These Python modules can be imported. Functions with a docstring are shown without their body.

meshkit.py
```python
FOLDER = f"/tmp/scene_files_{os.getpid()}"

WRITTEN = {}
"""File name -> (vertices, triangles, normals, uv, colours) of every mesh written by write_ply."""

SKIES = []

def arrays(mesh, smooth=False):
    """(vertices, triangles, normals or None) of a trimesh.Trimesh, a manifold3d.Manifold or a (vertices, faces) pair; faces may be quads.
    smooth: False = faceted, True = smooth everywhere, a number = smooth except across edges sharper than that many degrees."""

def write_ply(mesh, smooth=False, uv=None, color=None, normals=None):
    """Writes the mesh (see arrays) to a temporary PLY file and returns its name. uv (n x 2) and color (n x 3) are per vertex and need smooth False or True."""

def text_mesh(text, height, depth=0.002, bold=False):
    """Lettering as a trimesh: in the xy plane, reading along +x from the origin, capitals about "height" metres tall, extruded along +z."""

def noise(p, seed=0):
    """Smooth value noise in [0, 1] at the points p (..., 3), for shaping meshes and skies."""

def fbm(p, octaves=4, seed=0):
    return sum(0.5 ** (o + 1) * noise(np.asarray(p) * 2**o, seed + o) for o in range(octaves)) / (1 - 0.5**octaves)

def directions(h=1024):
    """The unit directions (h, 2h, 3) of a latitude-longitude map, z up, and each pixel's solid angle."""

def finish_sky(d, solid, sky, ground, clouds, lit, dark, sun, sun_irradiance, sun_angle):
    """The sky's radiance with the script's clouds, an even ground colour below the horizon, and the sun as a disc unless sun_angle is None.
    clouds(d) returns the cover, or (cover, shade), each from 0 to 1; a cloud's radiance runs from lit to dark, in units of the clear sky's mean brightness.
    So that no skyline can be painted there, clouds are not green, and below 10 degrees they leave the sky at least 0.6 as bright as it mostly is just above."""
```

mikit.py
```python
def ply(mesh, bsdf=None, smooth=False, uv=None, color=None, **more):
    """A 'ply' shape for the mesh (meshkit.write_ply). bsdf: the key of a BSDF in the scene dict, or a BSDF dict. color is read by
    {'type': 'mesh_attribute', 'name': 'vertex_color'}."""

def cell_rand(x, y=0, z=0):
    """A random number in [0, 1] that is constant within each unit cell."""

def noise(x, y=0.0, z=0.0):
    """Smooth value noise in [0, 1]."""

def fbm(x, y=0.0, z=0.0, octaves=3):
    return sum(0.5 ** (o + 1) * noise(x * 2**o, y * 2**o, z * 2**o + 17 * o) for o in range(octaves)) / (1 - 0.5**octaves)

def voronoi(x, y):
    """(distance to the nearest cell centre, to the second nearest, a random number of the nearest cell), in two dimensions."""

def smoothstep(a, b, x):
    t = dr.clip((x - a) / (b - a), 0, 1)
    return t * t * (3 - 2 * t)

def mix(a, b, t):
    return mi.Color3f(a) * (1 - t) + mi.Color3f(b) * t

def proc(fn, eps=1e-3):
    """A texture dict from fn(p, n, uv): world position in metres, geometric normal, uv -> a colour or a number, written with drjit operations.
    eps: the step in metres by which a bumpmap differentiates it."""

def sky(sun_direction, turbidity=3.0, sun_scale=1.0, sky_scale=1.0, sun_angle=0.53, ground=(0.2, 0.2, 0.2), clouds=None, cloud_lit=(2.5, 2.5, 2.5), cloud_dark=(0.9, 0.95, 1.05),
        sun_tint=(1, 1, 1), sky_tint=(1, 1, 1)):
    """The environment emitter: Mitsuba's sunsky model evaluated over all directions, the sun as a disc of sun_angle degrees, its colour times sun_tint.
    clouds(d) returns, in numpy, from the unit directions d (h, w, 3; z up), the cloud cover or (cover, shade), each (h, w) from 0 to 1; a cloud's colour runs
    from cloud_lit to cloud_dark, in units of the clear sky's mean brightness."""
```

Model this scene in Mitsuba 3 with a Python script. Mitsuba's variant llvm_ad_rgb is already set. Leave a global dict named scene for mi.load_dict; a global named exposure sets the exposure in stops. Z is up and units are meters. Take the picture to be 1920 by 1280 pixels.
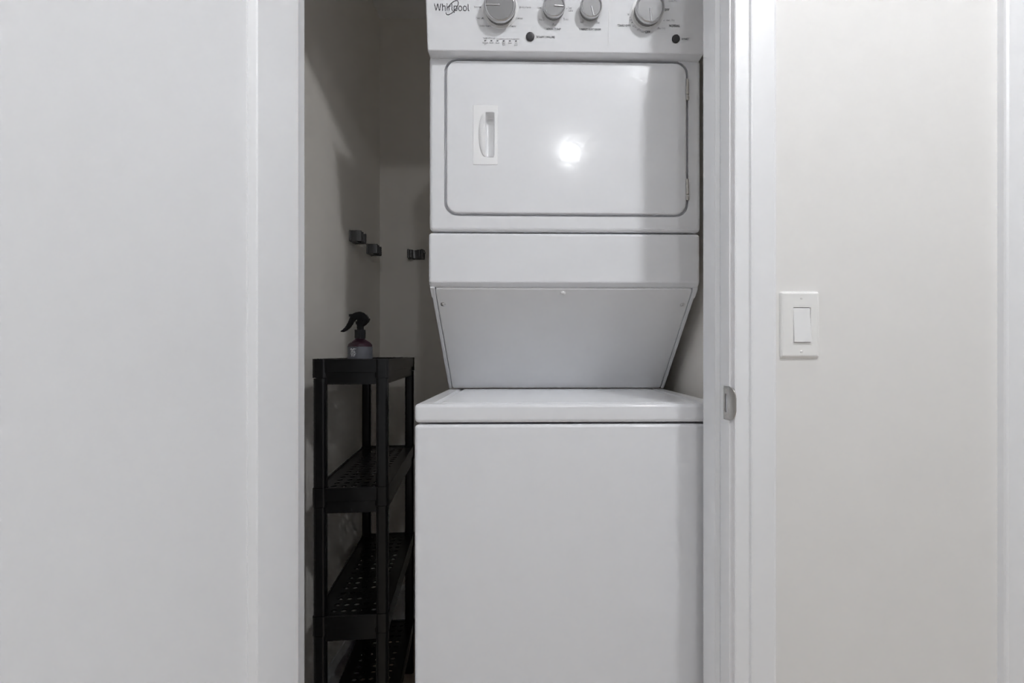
import math
import numpy as np
import trimesh
import manifold3d as m3
from shapely.geometry import Polygon, Point, box as sbox, LineString
from shapely import affinity
import mitsuba as mi
import drjit as dr
import mikit, meshkit

T = mi.ScalarTransform4f
scene, labels = {}, {}

# ------------------------------------------------------------------ camera, light, exposure
EYE = 1.10
YAW = math.radians(1.42)
scene['camera'] = {
    'type': 'perspective', 'fov': 2 * math.degrees(math.atan(960 / 1050)), 'fov_axis': 'x',
    'near_clip': 0.02, 'far_clip': 50.0,
    'principal_point_offset_x': -50 / 1920, 'principal_point_offset_y': -23 / 1280,
    'to_world': T().look_at(origin=[0, 0, EYE], target=[math.sin(YAW), math.cos(YAW), EYE], up=[0, 0, 1]),
}
exposure = 1.08
LAMP_RADIANCE = [(112.0, 113.0, 115.0), (198.0, 200.0, 204.0)]
LAMPS = [(0.29, -1.07), (0.630, -0.03)]      # two flush ceiling lights of the hall
LAMP_RS = (0.044, 0.046)
CEIL = 2.43
scene['ambient_fill'] = {'type': 'constant', 'radiance': {'type': 'rgb', 'value': [0.215, 0.219, 0.228]}}   # even ambient fill from all sides, added to brighten; no known source

# ------------------------------------------------------------------ materials
def rgb(*c):
    return {'type': 'rgb', 'value': list(c)}

def principled(c, rough=0.5, **k):
    d = {'type': 'principled', 'base_color': c if isinstance(c, dict) else rgb(*c), 'roughness': rough}
    d.update(k)
    return {'type': 'twosided', 'bsdf': d}

def wall_paint(p, n, uv):
    g = mikit.fbm(p.x * 9, p.y * 9, p.z * 9, 3)
    return mikit.mix((0.745, 0.739, 0.728), (0.765, 0.759, 0.748), g)

def closet_paint(p, n, uv):
    g = mikit.fbm(p.x * 9, p.y * 9, p.z * 9, 3)
    return mikit.mix((0.745, 0.720, 0.676), (0.765, 0.740, 0.696), g)

def floor_wood(p, n, uv):
    row = dr.floor(p.x / 0.13)
    tone = mikit.cell_rand(row, dr.floor((p.y + row * 0.37) / 1.2))
    g = mikit.fbm(p.x * 70, p.y * 4 + row * 7, 0, 4)
    return mikit.mix((0.34, 0.28, 0.22), (0.50, 0.43, 0.35), 0.55 * g + 0.45 * tone)

def roller_bump(p, n, uv):
    return mikit.noise(p.x * 420, p.y * 420, p.z * 420)

def enamel_bump(p, n, uv):
    return mikit.fbm(p.x * 60, p.y * 60, p.z * 60, 3)

scene['mat_wall'] = {'type': 'bumpmap', 'arbitrary': mikit.proc(roller_bump), 'scale': 0.00015,
                     'bsdf': principled(mikit.proc(wall_paint), 0.62, specular=0.35)}
scene['mat_closet'] = principled(mikit.proc(closet_paint), 0.7, specular=0.3)
scene['mat_ceiling'] = principled((0.86, 0.86, 0.855), 0.9, specular=0.1)
scene['mat_floor'] = principled(mikit.proc(floor_wood), 0.35)
scene['mat_trim'] = principled((0.80, 0.81, 0.828), 0.32, specular=0.5)
scene['mat_enamel'] = {'type': 'bumpmap', 'arbitrary': mikit.proc(enamel_bump), 'scale': 0.00009,
                       'bsdf': principled((0.805, 0.816, 0.84), 0.11, specular=0.12)}
scene['mat_panel'] = principled((0.81, 0.815, 0.825), 0.34, specular=0.5)
scene['mat_white_plastic'] = principled((0.80, 0.805, 0.81), 0.3, specular=0.5)
scene['mat_switch'] = principled((0.81, 0.81, 0.80), 0.28, specular=0.5)
scene['mat_black'] = principled((0.0035, 0.0035, 0.004), 0.24, specular=0.35)
scene['mat_clip'] = principled((0.085, 0.086, 0.090), 0.25, specular=0.6)
scene['mat_gloss_black'] = principled((0.004, 0.004, 0.005), 0.14, specular=0.35)
scene['mat_dark'] = principled((0.02, 0.02, 0.022), 0.6)
scene['mat_ink'] = principled((0.05, 0.05, 0.06), 0.5)
scene['mat_ink_soft'] = principled((0.36, 0.36, 0.375), 0.5)
scene['mat_button'] = principled((0.03, 0.03, 0.034), 0.45)
scene['mat_dial_face'] = principled((0.22, 0.22, 0.224), 0.42, metallic=0.6)
scene['mat_dial_rim'] = principled((0.58, 0.58, 0.59), 0.22, metallic=0.85)
scene['mat_chrome'] = principled((0.72, 0.72, 0.72), 0.16, metallic=1.0)
scene['mat_nickel'] = principled((0.50, 0.485, 0.46), 0.27, metallic=1.0)
scene['mat_bottle'] = {'type': 'principled', 'base_color': rgb(0.055, 0.018, 0.035), 'roughness': 0.06, 'spec_trans': 0.7, 'eta': 1.45}
scene['mat_bottle_label'] = principled((0.085, 0.088, 0.102), 0.4)
scene['mat_label_print'] = principled((0.62, 0.62, 0.64), 0.5)

# ------------------------------------------------------------------ mesh helpers
def man(m):
    if isinstance(m, m3.Manifold):
        return m
    m = m.copy(); m.merge_vertices()
    return m3.Manifold(m3.Mesh(np.asarray(m.vertices, np.float32), np.asarray(m.faces, np.uint32)))

def tri(m):
    if isinstance(m, m3.Manifold):
        q = m.to_mesh()
        return trimesh.Trimesh(np.array(q.vert_properties[:, :3], float), np.array(q.tri_verts, int), process=False)
    return m

def cat(*ms):
    return trimesh.util.concatenate([tri(m) for m in ms])

def hull(pts):
    return m3.Manifold.hull_points(np.asarray(pts, float))

def rbox(x0, x1, y0, y1, z0, z1, r=0.003, n=12):
    if r <= 0:
        return m3.Manifold.cube([x1 - x0, y1 - y0, z1 - z0]).translate([x0, y0, z0])
    r = min(r, (x1 - x0) / 2.01, (y1 - y0) / 2.01, (z1 - z0) / 2.01)
    s = m3.Manifold.sphere(r, n)
    return m3.Manifold.batch_hull([s.translate([x, y, z]) for x in (x0 + r, x1 - r) for y in (y0 + r, y1 - r) for z in (z0 + r, z1 - r)])

def hull_round(points, r, n=12):
    s = m3.Manifold.sphere(r, n)
    return m3.Manifold.batch_hull([s.translate(list(map(float, p))) for p in points])

def frame(o, u, v, w):
    """4x4 that takes (a, b, c) to o + a u + b v + c w"""
    M = np.eye(4)
    M[:3, 0], M[:3, 1], M[:3, 2], M[:3, 3] = u, v, w, o
    return M

def xf(m, M):
    m = tri(m).copy()
    m.apply_transform(M)
    return m

def extrude(poly, h, M=None):
    m = trimesh.creation.extrude_polygon(poly, h)
    return xf(m, M) if M is not None else m

def along_x(poly_yz, x0, x1):
    """poly in (y, z) pulled along x"""
    return extrude(poly_yz, x1 - x0, frame([x0, 0, 0], [0, 1, 0], [0, 0, 1], [1, 0, 0]))

def along_z(poly_xy, z0, z1):
    return extrude(poly_xy, z1 - z0, frame([0, 0, z0], [1, 0, 0], [0, 1, 0], [0, 0, 1]))

def toward_viewer(poly_xz, y_front, depth):
    """poly in (x, z), front at y_front, body behind it"""
    return extrude(poly_xz, depth, frame([0, y_front + depth, 0], [1, 0, 0], [0, 0, 1], [0, -1, 0]))

def rrect(x0, x1, z0, z1, r, q=8):
    return sbox(x0 + r, z0 + r, x1 - r, z1 - r).buffer(r, quad_segs=q)

def slab(poly_xz, y_front, depth, r, n=5):
    """convex plate whose front rim is rounded by r; poly in (x, z)"""
    pts = []
    for k in range(n + 1):
        a = math.pi / 2 * k / n
        q = poly_xz.buffer(-(r - r * math.sin(a)), quad_segs=8)
        for x, z in list(q.exterior.coords)[:-1]:
            pts.append((x, y_front + r - r * math.cos(a), z))
    for x, z in list(poly_xz.exterior.coords)[:-1]:
        pts.append((x, y_front + depth, z))
    return hull(pts)

def cyl(p0, p1, r, n=24):
    return trimesh.creation.cylinder(radius=r, segment=[p0, p1], sections=n)

def lathe(profile, M=None, n=48):
    m = trimesh.creation.revolve(np.asarray(profile, float), sections=n)
    if m.volume < 0:
        m.invert()
    return xf(m, M) if M is not None else m

def text(s, h, M, depth=0.0004, bold=False, centre=True):
    m = meshkit.text_mesh(s, h, depth, bold)
    if centre:
        b = m.bounds
        m.apply_translation([-(b[0][0] + b[1][0]) / 2, -h / 2, 0])
    return xf(m, M)

def ribbon(points, w, depth):
    return extrude(LineString(points).buffer(w / 2, quad_segs=4), depth)

# ------------------------------------------------------------------ scene helpers
used = set()
def numbered(k):
    if k not in used:
        used.add(k); return k
    i = 1
    while f'{k}_{i:03d}' in used:
        i += 1
    used.add(f'{k}_{i:03d}')
    return f'{k}_{i:03d}'

def obj(name, mesh, mat, parent=None, smooth=35, label=None, **more):
    key = numbered(f'{parent}__{name}' if parent else name)
    scene[key] = mikit.ply(tri(mesh), mat, smooth=smooth, **more)
    if label:
        labels[key] = {'label': label}
    return key

def thing(name, label, category, group=None):
    key = numbered(name)
    labels[key] = {'label': label, 'category': category}
    if group:
        labels[key]['group'] = group
    return key

def struct(name, label, category, mesh=None, mat=None, smooth=35):
    if mesh is None:
        key = numbered(name)
    else:
        key = obj(name, mesh, mat, None, smooth)
    labels[key] = {'label': label, 'category': category, 'kind': 'structure'}
    return key

# ------------------------------------------------------------------ the room
WY0, WY1 = 0.950, 1.0895             # front and back face of the wall with the doors
OX0, OX1, OZ = -0.4241, 0.3495, 2.05  # clear opening of the closet door
NX0, NX1 = 0.8930, 1.66               # clear opening of the neighbouring door
CX0, CX1, CY1 = -0.575, 0.432, 2.236  # closet
HX0, HX1, HY0 = -2.2, 2.6, -3.4     # hall
JT = 0.018                            # jamb board

wall = sbox(HX0, 0, HX1, CEIL) - sbox(OX0 - JT, -1, OX1 + JT, OZ + JT) - sbox(NX0 - JT, -1, NX1 + JT, OZ + JT)
struct('wall_front', 'warm white painted hall wall around the closet doorway', 'wall', toward_viewer(wall, WY0, WY1 - WY0), 'mat_wall', False)
struct('wall_left', 'greige left wall inside the closet behind the black shelves', 'wall', rbox(CX0 - 0.1, CX0, WY1, CY1, 0, CEIL, 0), 'mat_closet', False)
struct('wall_right', 'greige right wall inside the closet beside the laundry machine', 'wall', rbox(CX1, CX1 + 0.1, WY1, CY1, 0, CEIL, 0), 'mat_closet', False)
struct('wall_back', 'greige back wall of the closet', 'wall', rbox(CX0 - 0.1, CX1 + 0.1, CY1, CY1 + 0.1, 0, CEIL, 0), 'mat_closet', False)
struct('ceiling', 'flat white ceiling', 'ceiling', rbox(HX0 - 0.1, HX1 + 0.1, HY0 - 0.1, CY1 + 0.1, CEIL, CEIL + 0.1, 0), 'mat_ceiling', False)
struct('floor', 'light oak plank floor', 'floor', rbox(HX0 - 0.1, HX1 + 0.1, HY0 - 0.1, CY1 + 0.1, -0.1, 0, 0), 'mat_floor', False)

def base_profile(h, t):
    return Polygon([(0, 0), (-t, 0), (-t, h - 0.02), (-t * 0.5, h - 0.006), (-t * 0.3, h), (0, h)])
bl = xf(extrude(base_profile(0.185, 0.013), CY1 - WY1 - 0.002), frame([CX0, CY1 - 0.001, 0], [-1, 0, 0], [0, 0, 1], [0, -1, 0]))
struct('baseboard_left', 'white baseboard along the left closet wall', 'baseboard', bl, 'mat_trim', 20)
bb = xf(extrude(base_profile(0.185, 0.013), CX1 - CX0 - 0.03), frame([CX0 + 0.014, CY1, 0], [0, 1, 0], [0, 0, 1], [1, 0, 0]))
struct('baseboard_back', 'white baseboard along the back closet wall', 'baseboard', bb, 'mat_trim', 20)
br = xf(extrude(base_profile(0.14, 0.013), 0.8165 - 0.425), frame([0.425, WY0, 0], [0, 1, 0], [0, 0, 1], [1, 0, 0]))
struct('baseboard_right', 'white baseboard of the hall wall under the light switch', 'baseboard', br, 'mat_trim', 20)

# door frames: casing profile in (x, y) - inner flat, a step, a thicker outer flat
def casing_profile(x_in, side):
    e = side
    p = Polygon([(x_in, WY0), (x_in, WY0 - 0.0115), (x_in + e * 0.0020, WY0 - 0.0125), (x_in + e * 0.0242, WY0 - 0.0125), (x_in + e * 0.0250, WY0 - 0.0188),
                 (x_in + e * 0.0275, WY0 - 0.0195), (x_in + e * 0.0645, WY0 - 0.0185), (x_in + e * 0.0680, WY0 - 0.0165), (x_in + e * 0.0695, WY0 - 0.013), (x_in + e * 0.0695, WY0)])
    return p

def door_frame(key, x0, x1, mortise=False):
    top = OZ + 0.005
    obj('casing', along_z(casing_profile(x1 + 0.0055, 1), 0, top + 0.0695), 'mat_trim', key, 12)
    obj('casing', along_z(casing_profile(x0 - 0.0055, -1), 0, top + 0.0695), 'mat_trim', key, 12)
    head = casing_profile(0, 1)                           # the head is the same profile, pulled along x
    head = Polygon([(y, x + top) for x, y in head.exterior.coords])
    obj('head_casing', along_x(head, x0 - 0.0045, x1 + 0.0045), 'mat_trim', key, 12)
    jb = rbox(x1, x1 + JT - 0.001, WY0 - 0.0002, WY1 + 0.001, 0, OZ, 0.002, 16)
    if mortise:
        jb = jb - rbox(x1 - 0.01, x1 + JT - 0.003, 0.9595, 0.9695, 0.9995, 1.0300, 0.002) - rbox(x1 - 0.01, x1 + 0.0022, 0.93, 0.9760, 0.9855, 1.0442, 0) - rbox(x1 - 0.01, x1 + 0.0050, 0.9750, 0.9778, 0.9855, 1.0442, 0)
    obj('jamb', jb, 'mat_trim', key)
    obj('jamb', rbox(x0 - JT + 0.001, x0, WY0 - 0.0002, WY1 + 0.001, 0, OZ, 0.002, 16), 'mat_trim', key)
    obj('head_jamb', rbox(x0 - JT + 0.001, x1 + JT - 0.001, WY0 - 0.0002, WY1 + 0.001, OZ, OZ + JT - 0.001, 0.002, 16), 'mat_trim', key)
    obj('door_stop', rbox(x1 - 0.010, x1, WY0 + 0.042, WY0 + 0.078, 0, OZ - 0.01, 0.002, 16), 'mat_trim', key)
    obj('door_stop', rbox(x0, x0 + 0.010, WY0 + 0.042, WY0 + 0.078, 0, OZ - 0.01, 0.002, 16), 'mat_trim', key)
    obj('head_stop', rbox(x0, x1, WY0 + 0.042, WY0 + 0.078, OZ - 0.010, OZ, 0.002, 16), 'mat_trim', key)

door_frame(struct('trim_1', 'white door frame with stepped casing around the closet opening', 'door frame'), OX0, OX1, True)
door_frame(struct('trim_2', 'white door casing at the far right edge beyond the light switch', 'door frame'), NX0, NX1)

# the neighbouring door, closed
d2 = struct('door_2', 'white door in the frame at the far right', 'door')
obj('slab', rbox(NX0 + 0.003, NX1 - 0.003, WY0 + 0.004, WY0 + 0.039, 0.01, OZ - 0.004, 0.002), 'mat_trim', d2)

# the closet door leaf, swung open toward the viewer
LA = math.radians(6.3)
LEAF_O = np.array([-0.3750, 0.938, 0.0])
LD = np.array([-math.sin(LA), -math.cos(LA), 0.0])      # from hinge to free edge
LN = np.array([math.cos(LA), -math.sin(LA), 0.0])       # out of the face that is seen
LF = frame(LEAF_O, LD, -LN, [0, 0, 1])                  # (s, thickness, z): LD x -LN = -z, so flip below
d1 = struct('door_1', 'white panelled closet door swung open at the left', 'door')
LT, LW, LZ0, LZ1, ST = 0.035, 0.762, 0.012, 2.035, 0.115
def leaf_piece(poly_st, z0, z1):
    m = trimesh.creation.extrude_polygon(poly_st, z1 - z0)
    m.apply_translation([0, 0, z0])
    m.apply_transform(LF)
    if np.linalg.det(LF[:3, :3]) < 0:
        m.invert()
    return m
def stile_profile(s0, s1, inner):
    """flat board with a sloping sticking of 20 mm on its inner side"""
    e = 0.0012
    if inner > 0:
        return Polygon([(s0, e), (s0 + e, 0), (s1, 0), (s1 + 0.0015, 0.0022), (s1 + 0.0105, 0.0085), (s1 + 0.0105, LT - 0.0085), (s1, LT), (s0 + e, LT), (s0, LT - e)])
    return Polygon([(s0, 0), (s1 - e, 0), (s1, e), (s1, LT - e), (s1 - e, LT), (s0, LT), (s0 - 0.0105, LT - 0.0085), (s0 - 0.0105, 0.0085), (s0 - 0.0015, 0.0022)])
obj('stile', leaf_piece(stile_profile(0, ST, 1), LZ0, LZ1), 'mat_trim', d1, 12)
obj('stile', leaf_piece(stile_profile(LW - ST, LW, -1), LZ0, LZ1), 'mat_trim', d1, 12)
obj('rail', leaf_piece(sbox(ST, 0.0003, LW - ST, LT - 0.0003), LZ1 - 0.115, LZ1 - 0.001), 'mat_trim', d1, False)
obj('rail', leaf_piece(sbox(ST, 0.0003, LW - ST, LT - 0.0003), LZ0 + 0.001, LZ0 + 0.2), 'mat_trim', d1, False)
obj('panel', leaf_piece(sbox(ST + 0.005, 0.0105, LW - ST - 0.005, LT - 0.0105), LZ0 + 0.19, LZ1 - 0.105), 'mat_trim', d1, False)
for z in (0.26, 1.02, 1.80):
    obj('hinge', cyl([-0.4225, 0.928, z - 0.045], [-0.4225, 0.928, z + 0.045], 0.005, 16), 'mat_nickel', d1)

# ------------------------------------------------------------------ ceiling lights of the hall (out of frame, they light the scene)
for i, (x, y) in enumerate(LAMPS):
    LAMP_R = LAMP_RS[i]
    k = thing('ceiling_light', ['white globe ceiling light of the hall behind the viewer', 'white globe ceiling light of the hall nearest the closet door'][i], 'ceiling light')
    ring = lathe([(0, CEIL - 0.012), (LAMP_R + 0.012, CEIL - 0.012), (LAMP_R + 0.016, CEIL), (0, CEIL)])
    ring.apply_translation([x, y, 0])
    obj('canopy', ring, 'mat_white_plastic', k)
    bowl = [(0, CEIL - 0.012 - 2 * LAMP_R)] + [(LAMP_R * math.sin(a), CEIL - 0.012 - LAMP_R - LAMP_R * math.cos(a)) for a in np.linspace(0.1, math.pi - 0.35, 16)] + [(0.02, CEIL - 0.0125), (0, CEIL - 0.0125)]
    disc = lathe(bowl)
    disc.apply_translation([x, y, 0])
    obj('globe', disc, 'mat_white_plastic', k, 40, emitter={'type': 'area', 'radiance': rgb(*LAMP_RADIANCE[i])})

# ------------------------------------------------------------------ stacked washer and dryer
M = thing('stacked_washer_dryer', 'white stacked washer and dryer standing in the closet', 'washer dryer')
XC, HW = 0.0898, 0.3072
MX0, MX1 = XC - HW, XC + HW
MBACK = 1.86
# washer
WF = 1.108
obj('washer_cabinet', rbox(MX0, MX1, WF, MBACK, 0.03, 0.9600, 0.007, 24), 'mat_enamel', M)
top = rbox(MX0, MX1, WF - 0.001, MBACK, 0.9640, 1.001, 0.008, 24)
rec = m3.Manifold.batch_hull([rbox(MX0 + 0.034, MX1 - 0.034, WF + 0.018, 1.60, 1.0005, 1.02, 0.0, 12), rbox(MX0 + 0.040, MX1 - 0.040, WF + 0.024, 1.594, 0.9955, 1.02, 0.0, 12)])
top = top - rec
obj('washer_top', top, 'mat_enamel', M)
lid = rbox(MX0 + 0.047, MX1 - 0.047, WF + 0.030, 1.588, 0.992, 1.0015, 0.0035, 20)
obj('lid', lid, 'mat_enamel', M)
for x in (MX0 + 0.05, MX1 - 0.05):
    for y in (WF + 0.06, MBACK - 0.06):
        obj('foot', lathe([(0, 0), (0.022, 0), (0.022, 0.012), (0.010, 0.016), (0.010, 0.045), (0, 0.045)], frame([x, y, 0], [1, 0, 0], [0, 1, 0], [0, 0, 1]), 24), 'mat_dark', M)

# dryer cabinet with a pocket for the door
DF = 1.2555
CZ0, CZ1 = 1.3745, 1.7655
DX0, DX1, DZ0, DZ1 = -0.1745, 0.3635, 1.4135, 1.7535
HXa, HXb, HZa, HZb = -0.1160, -0.0596, 1.5200, 1.6550        # pull plate
cab = rbox(MX0 + 0.0040, MX1, DF, MBACK, CZ0, CZ1, 0.009, 24)
pocket = toward_viewer(rrect(DX0 - 0.0055, DX1 + 0.0055, DZ0 - 0.0055, DZ1 + 0.0055, 0.030), DF - 0.01, 0.024)
cab = cab - man(pocket)
cab = cab - man(toward_viewer(rrect(HXa, HXb, HZa, HZb, 0.004), DF - 0.01, 0.06))
obj('dryer_cabinet', cab, 'mat_enamel', M)
# rolled lip of the cabinet around the pocket
lip = rrect(DX0 - 0.0095, DX1 + 0.0095, DZ0 - 0.0085, DZ1 + 0.0085, 0.033).difference(rrect(DX0 - 0.0055, DX1 + 0.0055, DZ0 - 0.0055, DZ1 + 0.0055, 0.030))
door = slab(rrect(DX0, DX1, DZ0, DZ1, 0.026), DF - 0.0045, 0.017, 0.0035, 6)
cut = man(toward_viewer(rrect(HXa + 0.001, HXb - 0.001, HZa + 0.001, HZb - 0.001, 0.003), DF - 0.02, 0.05))
D = obj('dryer_door', door - cut, 'mat_enamel', M)
# pull plate: a scoop on the left, a deep finger well on the right
plate = slab(rrect(HXa + 0.0006, HXb - 0.0006, HZa + 0.0006, HZb - 0.0006, 0.003), DF - 0.0062, 0.036, 0.0012, 4)
hx = HXa + 0.0275                                             # grip edge
well = hull_round([(hx + 0.003 + a, y, z) for a, y in ((0.0, DF - 0.02), (0.0165, DF - 0.02), (0.002, DF + 0.020), (0.0135, DF + 0.020)) for z in (HZa + 0.024, HZb - 0.020)], 0.003, 16)
scoop = m3.Manifold.sphere(1.0, 64).scale([0.0150, 0.0075, 0.050]).translate([hx + 0.0005, DF - 0.0058, (HZa + HZb) / 2])
half = m3.Manifold.cube([0.06, 0.06, 0.2]).translate([hx - 0.0595, DF - 0.05, HZa - 0.02])
low = hull_round([(hx + 0.004, DF - 0.02, HZa + 0.0135), (hx + 0.0185, DF - 0.02, HZa + 0.0135), (hx + 0.004, DF + 0.012, HZa + 0.028), (hx + 0.0165, DF + 0.012, HZa + 0.028),
                  (hx + 0.004, DF - 0.02, HZa + 0.05), (hx + 0.0185, DF - 0.02, HZa + 0.05)], 0.002, 16)
obj('door_pull', (plate - well - low) + (scoop ^ half), 'mat_panel', D, 30)
for zc in (1.6935, 1.4685):
    hg = obj('hinge', cat(cyl([DX1 + 0.0022, DF - 0.0040, zc + 0.0125], [DX1 + 0.0022, DF - 0.0040, zc + 0.0245], 0.0030),
                          cyl([DX1 + 0.0022, DF - 0.0044, zc - 0.0105], [DX1 + 0.0022, DF - 0.0044, zc + 0.0118], 0.0034),
                          cyl([DX1 + 0.0022, DF - 0.0040, zc - 0.0235], [DX1 + 0.0022, DF - 0.0040, zc - 0.0112], 0.0032),
                          rbox(DX1 + 0.002, DX1 + 0.0075, DF - 0.0025, DF + 0.004, zc - 0.022, zc - 0.013, 0.0012),
                          rbox(DX1 - 0.003, DX1 + 0.003, DF + 0.000, DF + 0.006, zc - 0.010, zc + 0.011, 0.001)), 'mat_nickel', D, label='steel hinge barrel')

# front band under the dryer, its lower edge turned back
BX0, BX1 = MX0 + 0.0025, MX1 - 0.0015
SA, SB = np.array([1.2665, 1.2490]), np.array([1.574, 1.0030])   # slope of the access panel in (y, z)
sd = (SB - SA) / np.linalg.norm(SB - SA)
sn = np.array([sd[1], -sd[0]])                                     # points to the viewer and down
if sn[0] > 0:
    sn = -sn
band = hull_round([(x, y, z) for x in (BX0 + 0.007, BX1 - 0.007) for y, z in ((DF + 0.007, 1.3703 - 0.007), (DF + 0.007, 1.2635), (DF + 0.013, 1.2575), (1.42, 1.2575), (1.42, 1.3703 - 0.007))], 0.007, 24)
obj('front_band', band, 'mat_enamel', M)
def slope_pt(x, t, n):
    y, z = SA + sd * t + sn * n
    return (x, y, z)
SL = float(np.linalg.norm(SB - SA))
# side tabs of the band run a little way down the slope, the side rails go on from there
for side in (-1, 1):
    xo = (BX0 if side < 0 else BX1) - side * 0.0012
    xi = xo - side * 0.0105
    a, b = min(xo, xi), max(xo, xi)
    obj('side_tab', hull_round([(x, *slope_pt(0, t, n)[1:]) for x in (a + 0.002, b - 0.002) for t in (0.000, 0.028) for n in (-0.03, 0.0005)], 0.002, 12), 'mat_enamel', M)
    xo2 = xo - side * 0.0015
    xi2 = xo2 - side * 0.0085
    a, b = min(xo2, xi2), max(xo2, xi2)
    obj('side_rail', hull_round([(x, *slope_pt(0, t, n)[1:]) for x in (a + 0.002, b - 0.002) for t in (0.033, SL - 0.002) for n in (-0.03, -0.0010)], 0.002, 12), 'mat_enamel', M)
    # the stand behind the rail, closed to the back
    st = Polygon([tuple(SA + sd * 0.0 - sn * 0.02), tuple(SB - sn * 0.02 - sd * 0.004), (MBACK, 1.0015), (MBACK, 1.372), (1.42, 1.372), (1.42, 1.25)])
    a2, b2 = (xo2 + 0.001, xo2 + 0.005) if side < 0 else (xo2 - 0.005, xo2 - 0.001)
    obj('side_wall', along_x(st, a2, b2), 'mat_enamel', M, False)
px0, px1 = BX0 + 0.0125, BX1 - 0.0125
pl = rrect(px0, px1, 0.0030, SL - 0.0005, 0.008)
# panel frame: u = x, v = up the slope, w = toward the viewer
PM = frame([0, *SA], [1, 0, 0], [0, *(-sd)], [0, *sn])
pts = []
for k in range(5):
    a = math.pi / 2 * k / 4
    q = pl.buffer(-(0.0025 - 0.0025 * math.sin(a)))
    pts += [(x, -t, -0.0025 + 0.0025 * math.cos(a)) for x, t in list(q.exterior.coords)[:-1]]
pts += [(x, -t, -0.012) for x, t in list(pl.exterior.coords)[:-1]]
AP = obj('access_panel', xf(hull(pts), PM), 'mat_panel', M)
obj('inner_box', xf(rbox(BX0 + 0.018, BX1 - 0.018, -SL + 0.012, -0.014, -0.028, -0.0125, 0), PM), 'mat_panel', M, False)
def screw(x, t, r, mat, head, dimple=False):
    prof = [(0, 0), (r * 1.5, 0), (r * 1.5, 0.0005), (r, 0.0009), (r * 0.92, r * 0.45), (r * 0.6, r * 0.72), (r * 0.28, r * 0.80), (r * 0.22, r * 0.35), (0, r * 0.30)]
    obj('screw', lathe(prof, PM @ frame([x, -t, 0.0], [1, 0, 0], [0, 1, 0], [0, 0, 1]), 28), mat, AP, 40, label=head)
screw(0.0870, 0.0155, 0.0062, 'mat_white_plastic', 'white round screw at the top centre')
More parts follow.
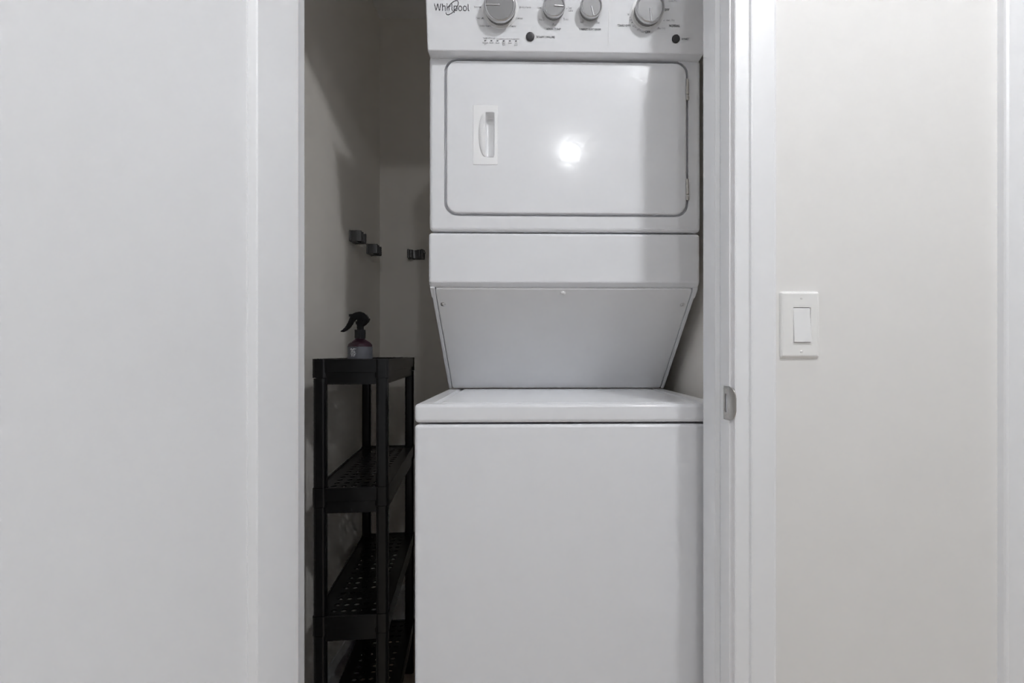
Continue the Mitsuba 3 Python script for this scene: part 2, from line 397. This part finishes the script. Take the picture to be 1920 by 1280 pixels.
screw(px0 + 0.0125, 0.054, 0.0042, 'mat_chrome', 'chrome screw at the left')
screw(px1 - 0.0125, 0.054, 0.0042, 'mat_chrome', 'chrome screw at the right')

# control panel on top, its face leaning toward the viewer
TILT = math.radians(13)
CU, CV, CN = np.array([1.0, 0, 0]), np.array([0, -math.sin(TILT), math.cos(TILT)]), np.array([0, -math.cos(TILT), -math.sin(TILT)])
CO = np.array([0.086, 1.222, 1.7590])                                # middle of the lower front edge
CH = 0.165
f_top = CO + CV * CH
con = hull_round([(x, y, z) for x in (MX0 + 0.0045 + 0.005, MX1 - 0.0045 - 0.002)
                  for y, z in ((CO[1] + 0.004, CO[2] + 0.0040), (f_top[1] + 0.004, f_top[2]), (MBACK - 0.15, f_top[2] + 0.01), (MBACK - 0.15, 1.7710), (1.262, 1.7710))], 0.004, 20)
CP = obj('control_panel', con, 'mat_enamel', M)
FACE = CO + np.array([0, 0.0, 0.0])
# where the flat of the face lies, after rounding
FACE_N = max(float(np.dot(v - CO, CN)) for v in tri(con).vertices)
def at_face(u, v, n=0.0):
    """frame on the face: u from its middle, v up from its lower edge, n out"""
    return frame(CO + CU * u + CV * (v + 0.003) + CN * (FACE_N + n), CU, CV, CN)

def words(s, u, v, h, mat='mat_ink_soft', bold=False, w=None):
    m = meshkit.text_mesh(s, h, 0.0005, bold)
    b = m.bounds
    m.apply_translation([-(b[0][0] + b[1][0]) / 2, -h / 2, 0])
    if w:
        m.apply_scale([w / (b[1][0] - b[0][0]), 1, 1])
    obj('lettering', xf(m, at_face(u, v, -0.0002)), mat, CP, False)

def dial(u, v, r, skirt, angle, hgt):
    k = obj('dial', lathe([(0, 0), (r * 0.96, 0), (r * 0.96, 0.004), (r * 0.90, 0.006), (r * 0.86, hgt - 0.004), (r * 0.84, hgt - 0.003), (0, hgt - 0.003)], at_face(u, v), 64), 'mat_dial_face', M, 30)
    obj('rim', lathe([(r * 0.83, hgt - 0.006), (r * 0.985, hgt - 0.010), (r, hgt - 0.007), (r * 0.985, hgt - 0.003), (r * 0.93, hgt - 0.0005), (r * 0.87, hgt), (r * 0.835, hgt - 0.002), (r * 0.83, hgt - 0.006)], at_face(u, v), 64), 'mat_dial_rim', k, 50)
    bar = rbox(0.0, r * 0.86, -0.0016, 0.0016, hgt - 0.0045, hgt - 0.0012, 0.001)
    obj('pointer', xf(bar, at_face(u, v) @ trimesh.transformations.rotation_matrix(math.radians(angle), [0, 0, 1])), 'mat_dial_rim', k, 40)
    if skirt:
        obj('skirt', lathe([(0, -0.0005), (skirt, -0.0005), (skirt, 0.0012), (skirt - 0.001, 0.002), (0, 0.002)], at_face(u, v), 64), 'mat_white_plastic', k, 40)
    return k

DIALS = [(-0.1386, 0.0794, 0.0340, 0.0380, 180, 0.028), (-0.0241, 0.0810, 0.0235, 0.0, -3, 0.024), (0.0549, 0.0810, 0.0235, 0.0, -72, 0.024), (0.1795, 0.0785, 0.0310, 0.0360, -82, 0.028)]
for a in DIALS:
    dial(*a)
def push_button(u, v, r, name, mat):
    obj('push_button', lathe([(0, 0), (r, 0), (r, 0.0015), (r * 0.9, 0.0027), (r * 0.5, 0.0031), (0, 0.0032)], at_face(u, v), 40), mat, M, 50, label=name)
push_button(-0.0744, 0.0262, 0.0092, 'dark grey round start and pause button', 'mat_button')
push_button(0.2438, 0.0260, 0.0088, 'black round start button at the right', 'mat_dark')
# print on the panel
LM = at_face(-0.2424, 0.0815, -0.0002)
lg = [meshkit.text_mesh('Whirlpool', 0.0135, 0.0006)]
b = lg[0].bounds
lg[0].apply_translation([-(b[0][0] + b[1][0]) / 2, -0.0068, 0])
lg[0].apply_scale([0.0750 / (b[1][0] - b[0][0]), 1, 1])
ring = []
for k in range(49):                                                 # the open ring that loops around the middle letters
    a = math.radians(-205 + 318 * k / 48)
    e = np.array([0.0178 * math.cos(a), 0.0072 * math.sin(a)])
    ca, sa = math.cos(math.radians(46)), math.sin(math.radians(46))
    ring.append((ca * e[0] - sa * e[1] + 0.0010, sa * e[0] + ca * e[1] - 0.0008))
lg.append(ribbon(ring, 0.0014, 0.0006))
obj('emblem', xf(trimesh.util.concatenate(lg), LM), 'mat_ink', CP, False, label='dark lettering with a ring looped through it')
words('START | PAUSE', -0.0408, 0.0262, 0.0036, 'mat_ink', w=0.0390)
words('START', 0.2649, 0.0262, 0.0036, 'mat_ink', w=0.0165)
words('WASH TEMP', -0.0236, 0.0422, 0.0038, 'mat_ink', w=0.0310)
words('FABRIC SOFTENER', 0.0558, 0.0427, 0.0036, 'mat_ink', w=0.0465)
words('TIMED DRY', 0.1287, 0.0510, 0.0042, 'mat_ink', w=0.0300)
words('NORMAL', 0.2399, 0.0519, 0.0044, 'mat_ink', True, w=0.0240)
words('OFF', 0.2206, 0.0830, 0.0042, 'mat_ink', True)
words('OFF', 0.1815, 0.0390, 0.0042, 'mat_ink', True)
for t, u, v in [('Less Dry', 0.2335, 0.1002), ('Very Dry', 0.2299, 0.0626), ('Less Dry', 0.2110, 0.0466), ('20', 0.1377, 0.0728), ('30', 0.1428, 0.0614), ('40', 0.1504, 0.0503), ('50', 0.1610, 0.0437), ('60', 0.1705, 0.0390),
                ('Normal', -0.1870, 0.0830), ('Delicate', -0.1825, 0.0613), ('Quick Wash', -0.1715, 0.0464), ('Bulky Items', -0.0850, 0.0838), ('Casual', -0.0975, 0.0624), ('Heavy', -0.1115, 0.0471),
                ('Hot', -0.0560, 0.0836), ('Warm', -0.0500, 0.0602), ('Cool', -0.0225, 0.0505), ('Cold', 0.0030, 0.0614), ('Tap', 0.0110, 0.0835), ('Cold', 0.0122, 0.0787), ('Yes', 0.0370, 0.0560), ('No', 0.0725, 0.0560)]:
    words(t, u, v, 0.0033)
# dots beside the words, on a circle around each dial
for (du, dv), rad, degs in [((-0.1386, 0.0794), 0.0425, (176, 205, 232, 308, 335, 3)), ((-0.0241, 0.0810), 0.0285, (176, 218, 270, 322, 3)), ((0.0549, 0.0810), 0.0270, (236, 304)), ((0.1795, 0.0785), 0.0395, (196, 213, 231, 249, 262, 272, 310, 336, 5, 32))]:
    for g in degs:
        obj('mark', xf(m3.Manifold.cylinder(0.0006, 0.0007, circular_segments=10), at_face(du + rad * math.cos(math.radians(g)), dv + rad * math.sin(math.radians(g)), -0.0001)), 'mat_ink', CP, False)
words('WASH STATUS', -0.1634, 0.0224, 0.0029, w=0.0270)
obj('lettering', xf(m3.Manifold.cube([0.0500, 0.0005, 0.0005]), at_face(-0.1480, 0.0213, -0.0001)), 'mat_ink_soft', CP, False)
for i, t2 in enumerate([('Sensing', 'Fill'), ('Wash',), ('Rinse',), ('Final', 'Spin'), ('Done',), ('Lid', 'Lock')]):
    u = -0.1718 + i * 0.01334
    obj('indicator', xf(rbox(-0.0019, 0.0019, -0.0009, 0.0009, -0.0005, 0.0006, 0.0004), at_face(u, 0.0176)), 'mat_ink', CP, False)
    for j, t in enumerate(t2):
        words(t, u, 0.0135 - 0.0036 * j, 0.0024)
obj('seam', xf(rbox(-0.0006, 0.0006, 0, 0.13, -0.0003, 0.0005, 0.0002), at_face(0.0962, 0.0110)), 'mat_white_plastic', CP, False)

# ------------------------------------------------------------------ black plastic shelves
S = thing('plastic_shelf_unit', 'narrow black plastic shelf unit against the left closet wall', 'shelf unit')
SR = math.radians(5.4)
SM = frame([-0.5005, 1.3300, 0], [math.cos(SR), math.sin(SR), 0], [-math.sin(SR), math.cos(SR), 0], [0, 0, 1])
SW, SLN, PW = 0.175, 0.622, 0.031
TIERS = [1.0870, 0.7815, 0.4785, 0.1750]
holes = []
nx, ny = 5, 17
for i in range(nx):
    for j in range(ny):
        x = 0.040 + (SW - 0.080) * i / (nx - 1)
        y = 0.040 + (SLN - 0.080) * j / (ny - 1)
        holes.append(affinity.scale(Point(x, y).buffer(0.0072, quad_segs=4), 1.0, 1.1))
deck = sbox(0.004, 0.004, SW - 0.004, SLN - 0.004)
from shapely.ops import unary_union
deck = deck.difference(unary_union(holes))
deck_m = extrude(deck, 0.003)
outer = rrect(0.0015, SW - 0.0015, 0.0015, SLN - 0.0015, 0.010)
up_ring = outer.difference(outer.buffer(-0.0035))
lo_ring = outer.buffer(-0.0045).difference(outer.buffer(-0.0080))
def bead(path, r, z, n=10):
    """round bead along a closed outline at height z"""
    p = np.array(path.exterior.coords)[:-1]
    t = np.roll(p, -1, 0) - np.roll(p, 1, 0)
    t /= np.linalg.norm(t, axis=1, keepdims=True)
    nrm = np.stack([t[:, 1], -t[:, 0]], 1)
    a = 2 * math.pi * np.arange(n) / n
    v = np.concatenate([np.concatenate([p[:, None] + nrm[:, None] * (r * np.cos(a))[None, :, None], np.broadcast_to((z + r * np.sin(a))[None, :, None], (len(p), n, 1))], 2)]).reshape(-1, 3)
    f = []
    for i in range(len(p)):
        j = (i + 1) % len(p)
        for k in range(n):
            l = (k + 1) % n
            f += [(i * n + k, j * n + k, j * n + l), (i * n + k, j * n + l, i * n + l)]
    m = trimesh.Trimesh(v, f, process=False)
    if m.volume < 0:
        m.invert()
    return m
def shelf_mesh(z):
    parts = [xf(deck_m, frame([0, 0, z - 0.0065], [1, 0, 0], [0, 1, 0], [0, 0, 1])),
             xf(extrude(up_ring, 0.030), frame([0, 0, z - 0.0305], [1, 0, 0], [0, 1, 0], [0, 0, 1])),
             xf(extrude(lo_ring, 0.056), frame([0, 0, z - 0.060], [1, 0, 0], [0, 1, 0], [0, 0, 1]))]
    parts.append(bead(outer.buffer(-0.0018), 0.0023, z - 0.0012))
    parts.append(bead(outer.buffer(-0.0012), 0.0012, z - 0.0300))
    for y in (0.15, 0.31, 0.47):
        parts.append(tri(rbox(0.006, SW - 0.006, y - 0.0015, y + 0.0015, z - 0.020, z - 0.0063, 0)))
    return trimesh.util.concatenate([tri(p) for p in parts])
CORN = [(PW / 2, PW / 2), (SW - PW / 2, PW / 2), (PW / 2, SLN - PW / 2), (SW - PW / 2, SLN - PW / 2)]
sleeve = sbox(-PW / 2 + 0.008, -PW / 2 + 0.008, PW / 2 - 0.008, PW / 2 - 0.008).buffer(0.008 + 0.0006, quad_segs=6)
tube = sbox(-PW / 2 + 0.009, -PW / 2 + 0.009, PW / 2 - 0.009, PW / 2 - 0.009).buffer(0.009 - 0.0012, quad_segs=6)
for i, z in enumerate(TIERS):
    k = obj('shelf', xf(shelf_mesh(z), SM), 'mat_black', S, 30)
    for cx, cy in CORN:
        obj('corner_socket', xf(extrude(sleeve, 0.045), SM @ frame([cx, cy, z - 0.0440], [1, 0, 0], [0, 1, 0], [0, 0, 1])), 'mat_black', k, 30)
        z0 = TIERS[i + 1] + 0.0015 if i < 3 else 0.0
        obj('post', xf(extrude(tube, z - 0.0455 - z0), SM @ frame([cx, cy, z0], [1, 0, 0], [0, 1, 0], [0, 0, 1])), 'mat_black', S, 30)

# ------------------------------------------------------------------ spray bottle on the top shelf
B = thing('spray_bottle', 'small dark purple spray bottle with black trigger on the top shelf', 'spray bottle')
BC = np.array([-0.4225, 1.448, TIERS[0] - 0.0035])
BM = frame(BC, [1, 0, 0], [0, 1, 0], [0, 0, 1])
q = 1.191e-4                                                        # metres per unit of the outlines below
R = 0.0305
body = [(0, 0), (R - 0.004, 0), (R - 0.001, 0.0015), (R, 0.004), (R, 0.036), (R - 0.0012, 0.0405), (R - 0.005, 0.0452), (R - 0.011, 0.0492), (0.0135, 0.0525), (0.0115, 0.0545), (0.0115, 0.060), (0, 0.060)]
obj('bottle', lathe(body, BM, 64), 'mat_bottle', B, 40)
def around(poly_r, a0, a1, z0, z1, r0, r1, n=40):
    """curved sheet of thickness r1 - r0"""
    v, f = [], []
    for i in range(n + 1):
        a = math.radians(a0 + (a1 - a0) * i / n)
        for r, z in ((r0, z0), (r1, z0), (r1, z1), (r0, z1)):
            v.append((r * math.cos(a), r * math.sin(a), z))
    for i in range(n):
        for k in range(4):
            a, b_, c_, d_ = 4 * i + k, 4 * i + (k + 1) % 4, 4 * (i + 1) + (k + 1) % 4, 4 * (i + 1) + k
            f += [(a, b_, c_), (a, c_, d_)]
    f += [(0, 2, 1), (0, 3, 2), (4 * n, 4 * n + 1, 4 * n + 2), (4 * n, 4 * n + 2, 4 * n + 3)]
    m = trimesh.Trimesh(v, f, process=False)
    if m.volume < 0:
        m.invert()
    return m
LB = obj('label', xf(around(None, 0, 359.9, 0.004, 0.0345, R - 0.0004, R + 0.0003, 72), BM), 'mat_bottle_label', B, 40, label='grey wrap label with pale print')
def wrap(m, r):
    """bend a flat print (x, y) around the bottle, facing the viewer"""
    m = m.copy()
    v = np.array(m.vertices)
    a = -math.pi / 2 - 0.30 + v[:, 0] / r
    m.vertices = np.stack([(r + v[:, 2]) * np.cos(a), (r + v[:, 2]) * np.sin(a), v[:, 1]], 1)
    return m
# the small print cannot be read in the photograph: rows of word-long marks
prints = []
for z, ws in [(0.0225, (5.5, 1.2)), (0.0195, (4.2, 5.4)), (0.0160, (6.6, 3.2, 1.4)), (0.0130, (4.0, 5.6)), (0.0100, (2.0, 5.0))]:
    x = -(sum(ws) + 0.8 * (len(ws) - 1)) / 2
    for w in ws:
        n = max(2, int(w / 0.75))
        for i in range(n):
            g = (i * 37 % 5) * 0.06
            prints.append(tri(m3.Manifold.cube([0.00072, 0.0017 - g * 0.001, 0.0003]).translate([(x + w * i / n) * 0.00125, z, 0])))
        x += w + 0.8
obj('print', xf(wrap(trimesh.util.concatenate(prints), R + 0.0002), BM), 'mat_label_print', LB, False)
script = ribbon([(x_ * 1.35, 0.0272 + (y_ - 0.0272) * 1.35) for x_, y_ in [(-0.006, 0.026), (-0.0045, 0.0292), (-0.003, 0.0285), (-0.0046, 0.0268), (-0.002, 0.0275), (-0.001, 0.0260), (0.000, 0.0282), (0.001, 0.0272), (0.0022, 0.0292), (0.0032, 0.0280), (0.006, 0.0285)]], 0.0012, 0.0003)
obj('print', xf(wrap(script, R + 0.0002), BM), 'mat_label_print', LB, False)
cprof = []
for i in range(96):
    a = 2 * math.pi * i / 96
    rr = 0.0137 if (i // 2) % 2 else 0.0131
    cprof.append((rr * math.cos(a), rr * math.sin(a)))
obj('collar', xf(extrude(Polygon(cprof), 0.0225), BM @ frame([0, 0, 0.0555], [1, 0, 0], [0, 1, 0], [0, 0, 1])), 'mat_gloss_black', B, 20)
def outline(pts, thick, r=2):
    p = Polygon([((x - 515) * q, (1200 - y) * q) for x, y in pts]).buffer(0)
    p = p.buffer(-0.0012).buffer(0.0024, quad_segs=4).buffer(-0.0012)
    layers = []
    for k, (ins, t) in enumerate([(0.0, 0.62), (0.0011, 0.86), (0.0024, 1.0)]):
        pp = p.buffer(-ins)
        if pp.is_empty:
            continue
        for g in (pp.geoms if hasattr(pp, 'geoms') else [pp]):
            layers.append(man(extrude(g, thick * t, frame([0, thick * t / 2, 0], [1, 0, 0], [0, 0, 1], [0, -1, 0]))))
    u = layers[0]
    for l in layers[1:]:
        u = u + l
    return u
head = outline([(330, 232), (385, 196), (440, 170), (520, 156), (600, 178), (665, 235), (716, 315), (702, 365), (632, 440), (590, 470), (560, 470), (560, 400), (590, 350), (560, 312), (480, 312), (430, 330), (380, 330)], 0.021)
stem = rbox(-0.0070, 0.0080, -0.0062, 0.0062, 0.077, 0.107, 0.002)
piston = rbox(-0.0108, -0.004, -0.004, 0.004, 0.0915, 0.0995, 0.0015)
nozzle = rbox((285 - 515) * q, (390 - 515) * q, -0.0050, 0.0050, (1200 - 264) * q, (1200 - 208) * q, 0.001)
obj('spray_head', xf(cat(head, stem, piston), BM), 'mat_gloss_black', B, 45)
obj('nozzle', xf(nozzle, BM), 'mat_gloss_black', B)
trig = outline([(330, 232), (400, 200), (430, 330), (395, 360), (365, 410), (300, 505), (225, 565), (160, 594), (112, 592), (106, 576), (160, 535), (215, 475), (262, 390), (300, 300)], 0.0135)
obj('trigger', xf(trig, BM), 'mat_gloss_black', B, 45)

# ------------------------------------------------------------------ broom clips
def broom_clip(label, origin, along, out):
    """a wall clip: back plate, two arms, two ribbed rollers; along = direction of its width, out = away from the wall"""
    k = thing('broom_clip', label, 'broom holder', 'broom clips on the closet walls')
    Fm = frame(origin, along, [0, 0, 1], out)
    flip = np.linalg.det(Fm[:3, :3]) < 0
    def put(name, m, mat='mat_clip', sm=35):
        m = xf(m, Fm)
        if flip:
            m.invert()
        return obj(name, m, mat, k, sm)
    put('back_plate', rbox(-0.033, 0.033, -0.019, 0.019, 0.0, 0.006, 0.003))
    # housing between the arms, hollowed toward the front
    up = frame([0, 0.015, 0], [1, 0, 0], [0, 0, 1], [0, -1, 0])
    hp = Polygon([(-0.028, 0.005), (-0.028, 0.017), (-0.020, 0.023), (-0.009, 0.019), (0.0, 0.0175), (0.009, 0.019), (0.020, 0.023), (0.028, 0.017), (0.028, 0.005)])
    put('housing', xf(extrude(hp, 0.030), up))
    for s in (-1, 1):
        # rounded outer cheek and a ribbed roller in front of it
        arm = LineString([(s * 0.0255, 0.010), (s * 0.0280, 0.024), (s * 0.0262, 0.036)]).buffer(0.0042, quad_segs=6)
        put('arm', xf(extrude(arm, 0.034), frame([0, 0.017, 0], [1, 0, 0], [0, 0, 1], [0, -1, 0])))
        put('arm_cap', xf(cat(m3.Manifold.cylinder(0.0085, 0.0030, circular_segments=24)), frame([s * 0.0275, 0.004, 0.024], [0, 1, 0], [0, 0, 1], [1, 0, 0]) @ frame([0, 0, 0.0026 if s > 0 else -0.0056], [1, 0, 0], [0, 1, 0], [0, 0, 1])))
        pr = []
        for i in range(80):
            a = 2 * math.pi * i / 80
            rr = 0.0088 if (i // 4) % 2 else 0.0070
            pr.append((s * 0.0165 + rr * math.cos(a), 0.0345 + rr * math.sin(a)))
        put('roller', xf(extrude(Polygon(pr), 0.028), frame([0, 0.014, 0], [1, 0, 0], [0, 0, 1], [0, -1, 0])), 'mat_clip', 15)
broom_clip('black broom clip on the left closet wall, nearest the doorway', [CX0, 1.878, 1.487], [0, 1, 0], [1, 0, 0])
broom_clip('black broom clip on the left closet wall, in the back corner', [CX0, 2.078, 1.482], [0, 1, 0], [1, 0, 0])
broom_clip('black broom clip on the back closet wall beside the dryer', [-0.4290, CY1, 1.492], [1, 0, 0], [0, -1, 0])

# ------------------------------------------------------------------ light switch
W = thing('light_switch', 'white rocker light switch on the hall wall right of the doorway', 'light switch')
sx0, sx1, sz0, sz1 = 0.4358, 0.5040, 1.0927, 1.2065
rx0, rx1, rz0, rz1 = 0.4579, 0.4880, 1.1191, 1.1792
pts = []
P0 = rrect(sx0, sx1, sz0, sz1, 0.004)
for k in range(7):
    a = math.pi / 2 * k / 6
    g = P0.buffer(-(0.0055 - 0.0055 * math.sin(a)))
    pts += [(x, WY0 - 0.0058 * math.cos(a) - 0.0004, z) for x, z in list(g.exterior.coords)[:-1]]
pts += [(x, WY0, z) for x, z in list(P0.exterior.coords)[:-1]]
plate = hull(pts) - man(toward_viewer(sbox(rx0, rz0, rx1, rz1), WY0 - 0.02, 0.0195))
obj('plate', plate, 'mat_switch', W, 30)
rk = hull_round([(x, y, z) for x in (rx0 + 0.0014, rx1 - 0.0014) for y, z in ((WY0 - 0.0042, rz1 - 0.0016), (WY0 - 0.0062, (rz0 + rz1) / 2), (WY0 - 0.0092, rz0 + 0.0014), (WY0 - 0.0015, rz0 + 0.0014), (WY0 - 0.0015, rz1 - 0.0016))], 0.0009, 12)
obj('rocker', rk, 'mat_white_plastic', W, 20)
for z in (rz1 + 0.0158, rz0 - 0.0150):
    sc = lathe([(0, 0), (0.0028, 0), (0.0026, 0.0008), (0.0012, 0.0013), (0, 0.0014)], frame([0.4722, WY0 - 0.0060, z], [1, 0, 0], [0, 0, 1], [0, -1, 0]), 24)
    sl = m3.Manifold.cube([0.0046, 0.002, 0.0008]).translate([0.4722 - 0.0023, WY0 - 0.0086, z - 0.0004])
    obj('screw', man(sc) - sl, 'mat_switch', W, 30)

# ------------------------------------------------------------------ strike plate on the right jamb
K = thing('strike_plate', 'nickel strike plate let into the right door jamb', 'strike plate')
ky0, ky1, kz0, kz1 = 0.9485, 0.9755, 0.9865, 1.0432
kp = rrect(ky0, ky1, kz0, kz1, 0.002).difference(rrect(0.9585, 0.9705, 0.9985, 1.0310, 0.003)).difference(Point(0.9645, 1.0372).buffer(0.0022)).difference(Point(0.9645, 0.9925).buffer(0.0022))
KM = frame([OX1 + 0.0016, 0, 0], [0, 1, 0], [0, 0, 1], [-1, 0, 0])
pm = xf(extrude(kp, 0.0018), KM)
if np.linalg.det(KM[:3, :3]) < 0:
    pm.invert()
obj('plate', pm, 'mat_nickel', K, 20)
# tongue that bends round the edge of the jamb
nb, nz = 12, 16
vv, ff = [], []
for side in (0.0, 0.0014):
    for i in range(nb + 1):
        t = i / nb
        for j in range(nz + 1):
            q_ = 2 * j / nz - 1
            hgt = (kz1 - kz0) / 2 * (1 - 0.10 * t) * math.sqrt(max(0.0, 1 - (0.95 * t) ** 4))
            # runs on past the edge of the jamb toward the viewer and curls away to the right
            vv.append((OX1 - 0.0002 + side + 0.0055 * t ** 1.8, ky0 + 0.0004 - 0.0150 * t, (kz0 + kz1) / 2 + q_ * hgt))
nn = (nb + 1) * (nz + 1)
for i in range(nb):
    for j in range(nz):
        a, b_, c_, d_ = i * (nz + 1) + j, i * (nz + 1) + j + 1, (i + 1) * (nz + 1) + j + 1, (i + 1) * (nz + 1) + j
        ff += [(a, b_, c_), (a, c_, d_), (nn + a, nn + c_, nn + b_), (nn + a, nn + d_, nn + c_)]
edge = [j for j in range(nz + 1)], [nb * (nz + 1) + j for j in range(nz + 1)], [i * (nz + 1) for i in range(nb + 1)], [i * (nz + 1) + nz for i in range(nb + 1)]
for e in edge:
    for a, b_ in zip(e[:-1], e[1:]):
        ff += [(a, b_, nn + b_), (a, nn + b_, nn + a)]
tg = trimesh.Trimesh(vv, ff, process=False)
trimesh.repair.fix_normals(tg)
obj('tongue', tg, 'mat_nickel', K, 40)
for z in (1.0372, 0.9925):
    obj('screw', lathe([(0, 0), (0.0021, 0), (0.0019, 0.0008), (0, 0.0012)], frame([OX1 + 0.0004, 0.9645, z], [0, 0, 1], [0, 1, 0], [-1, 0, 0]), 20), 'mat_nickel', K, 40)
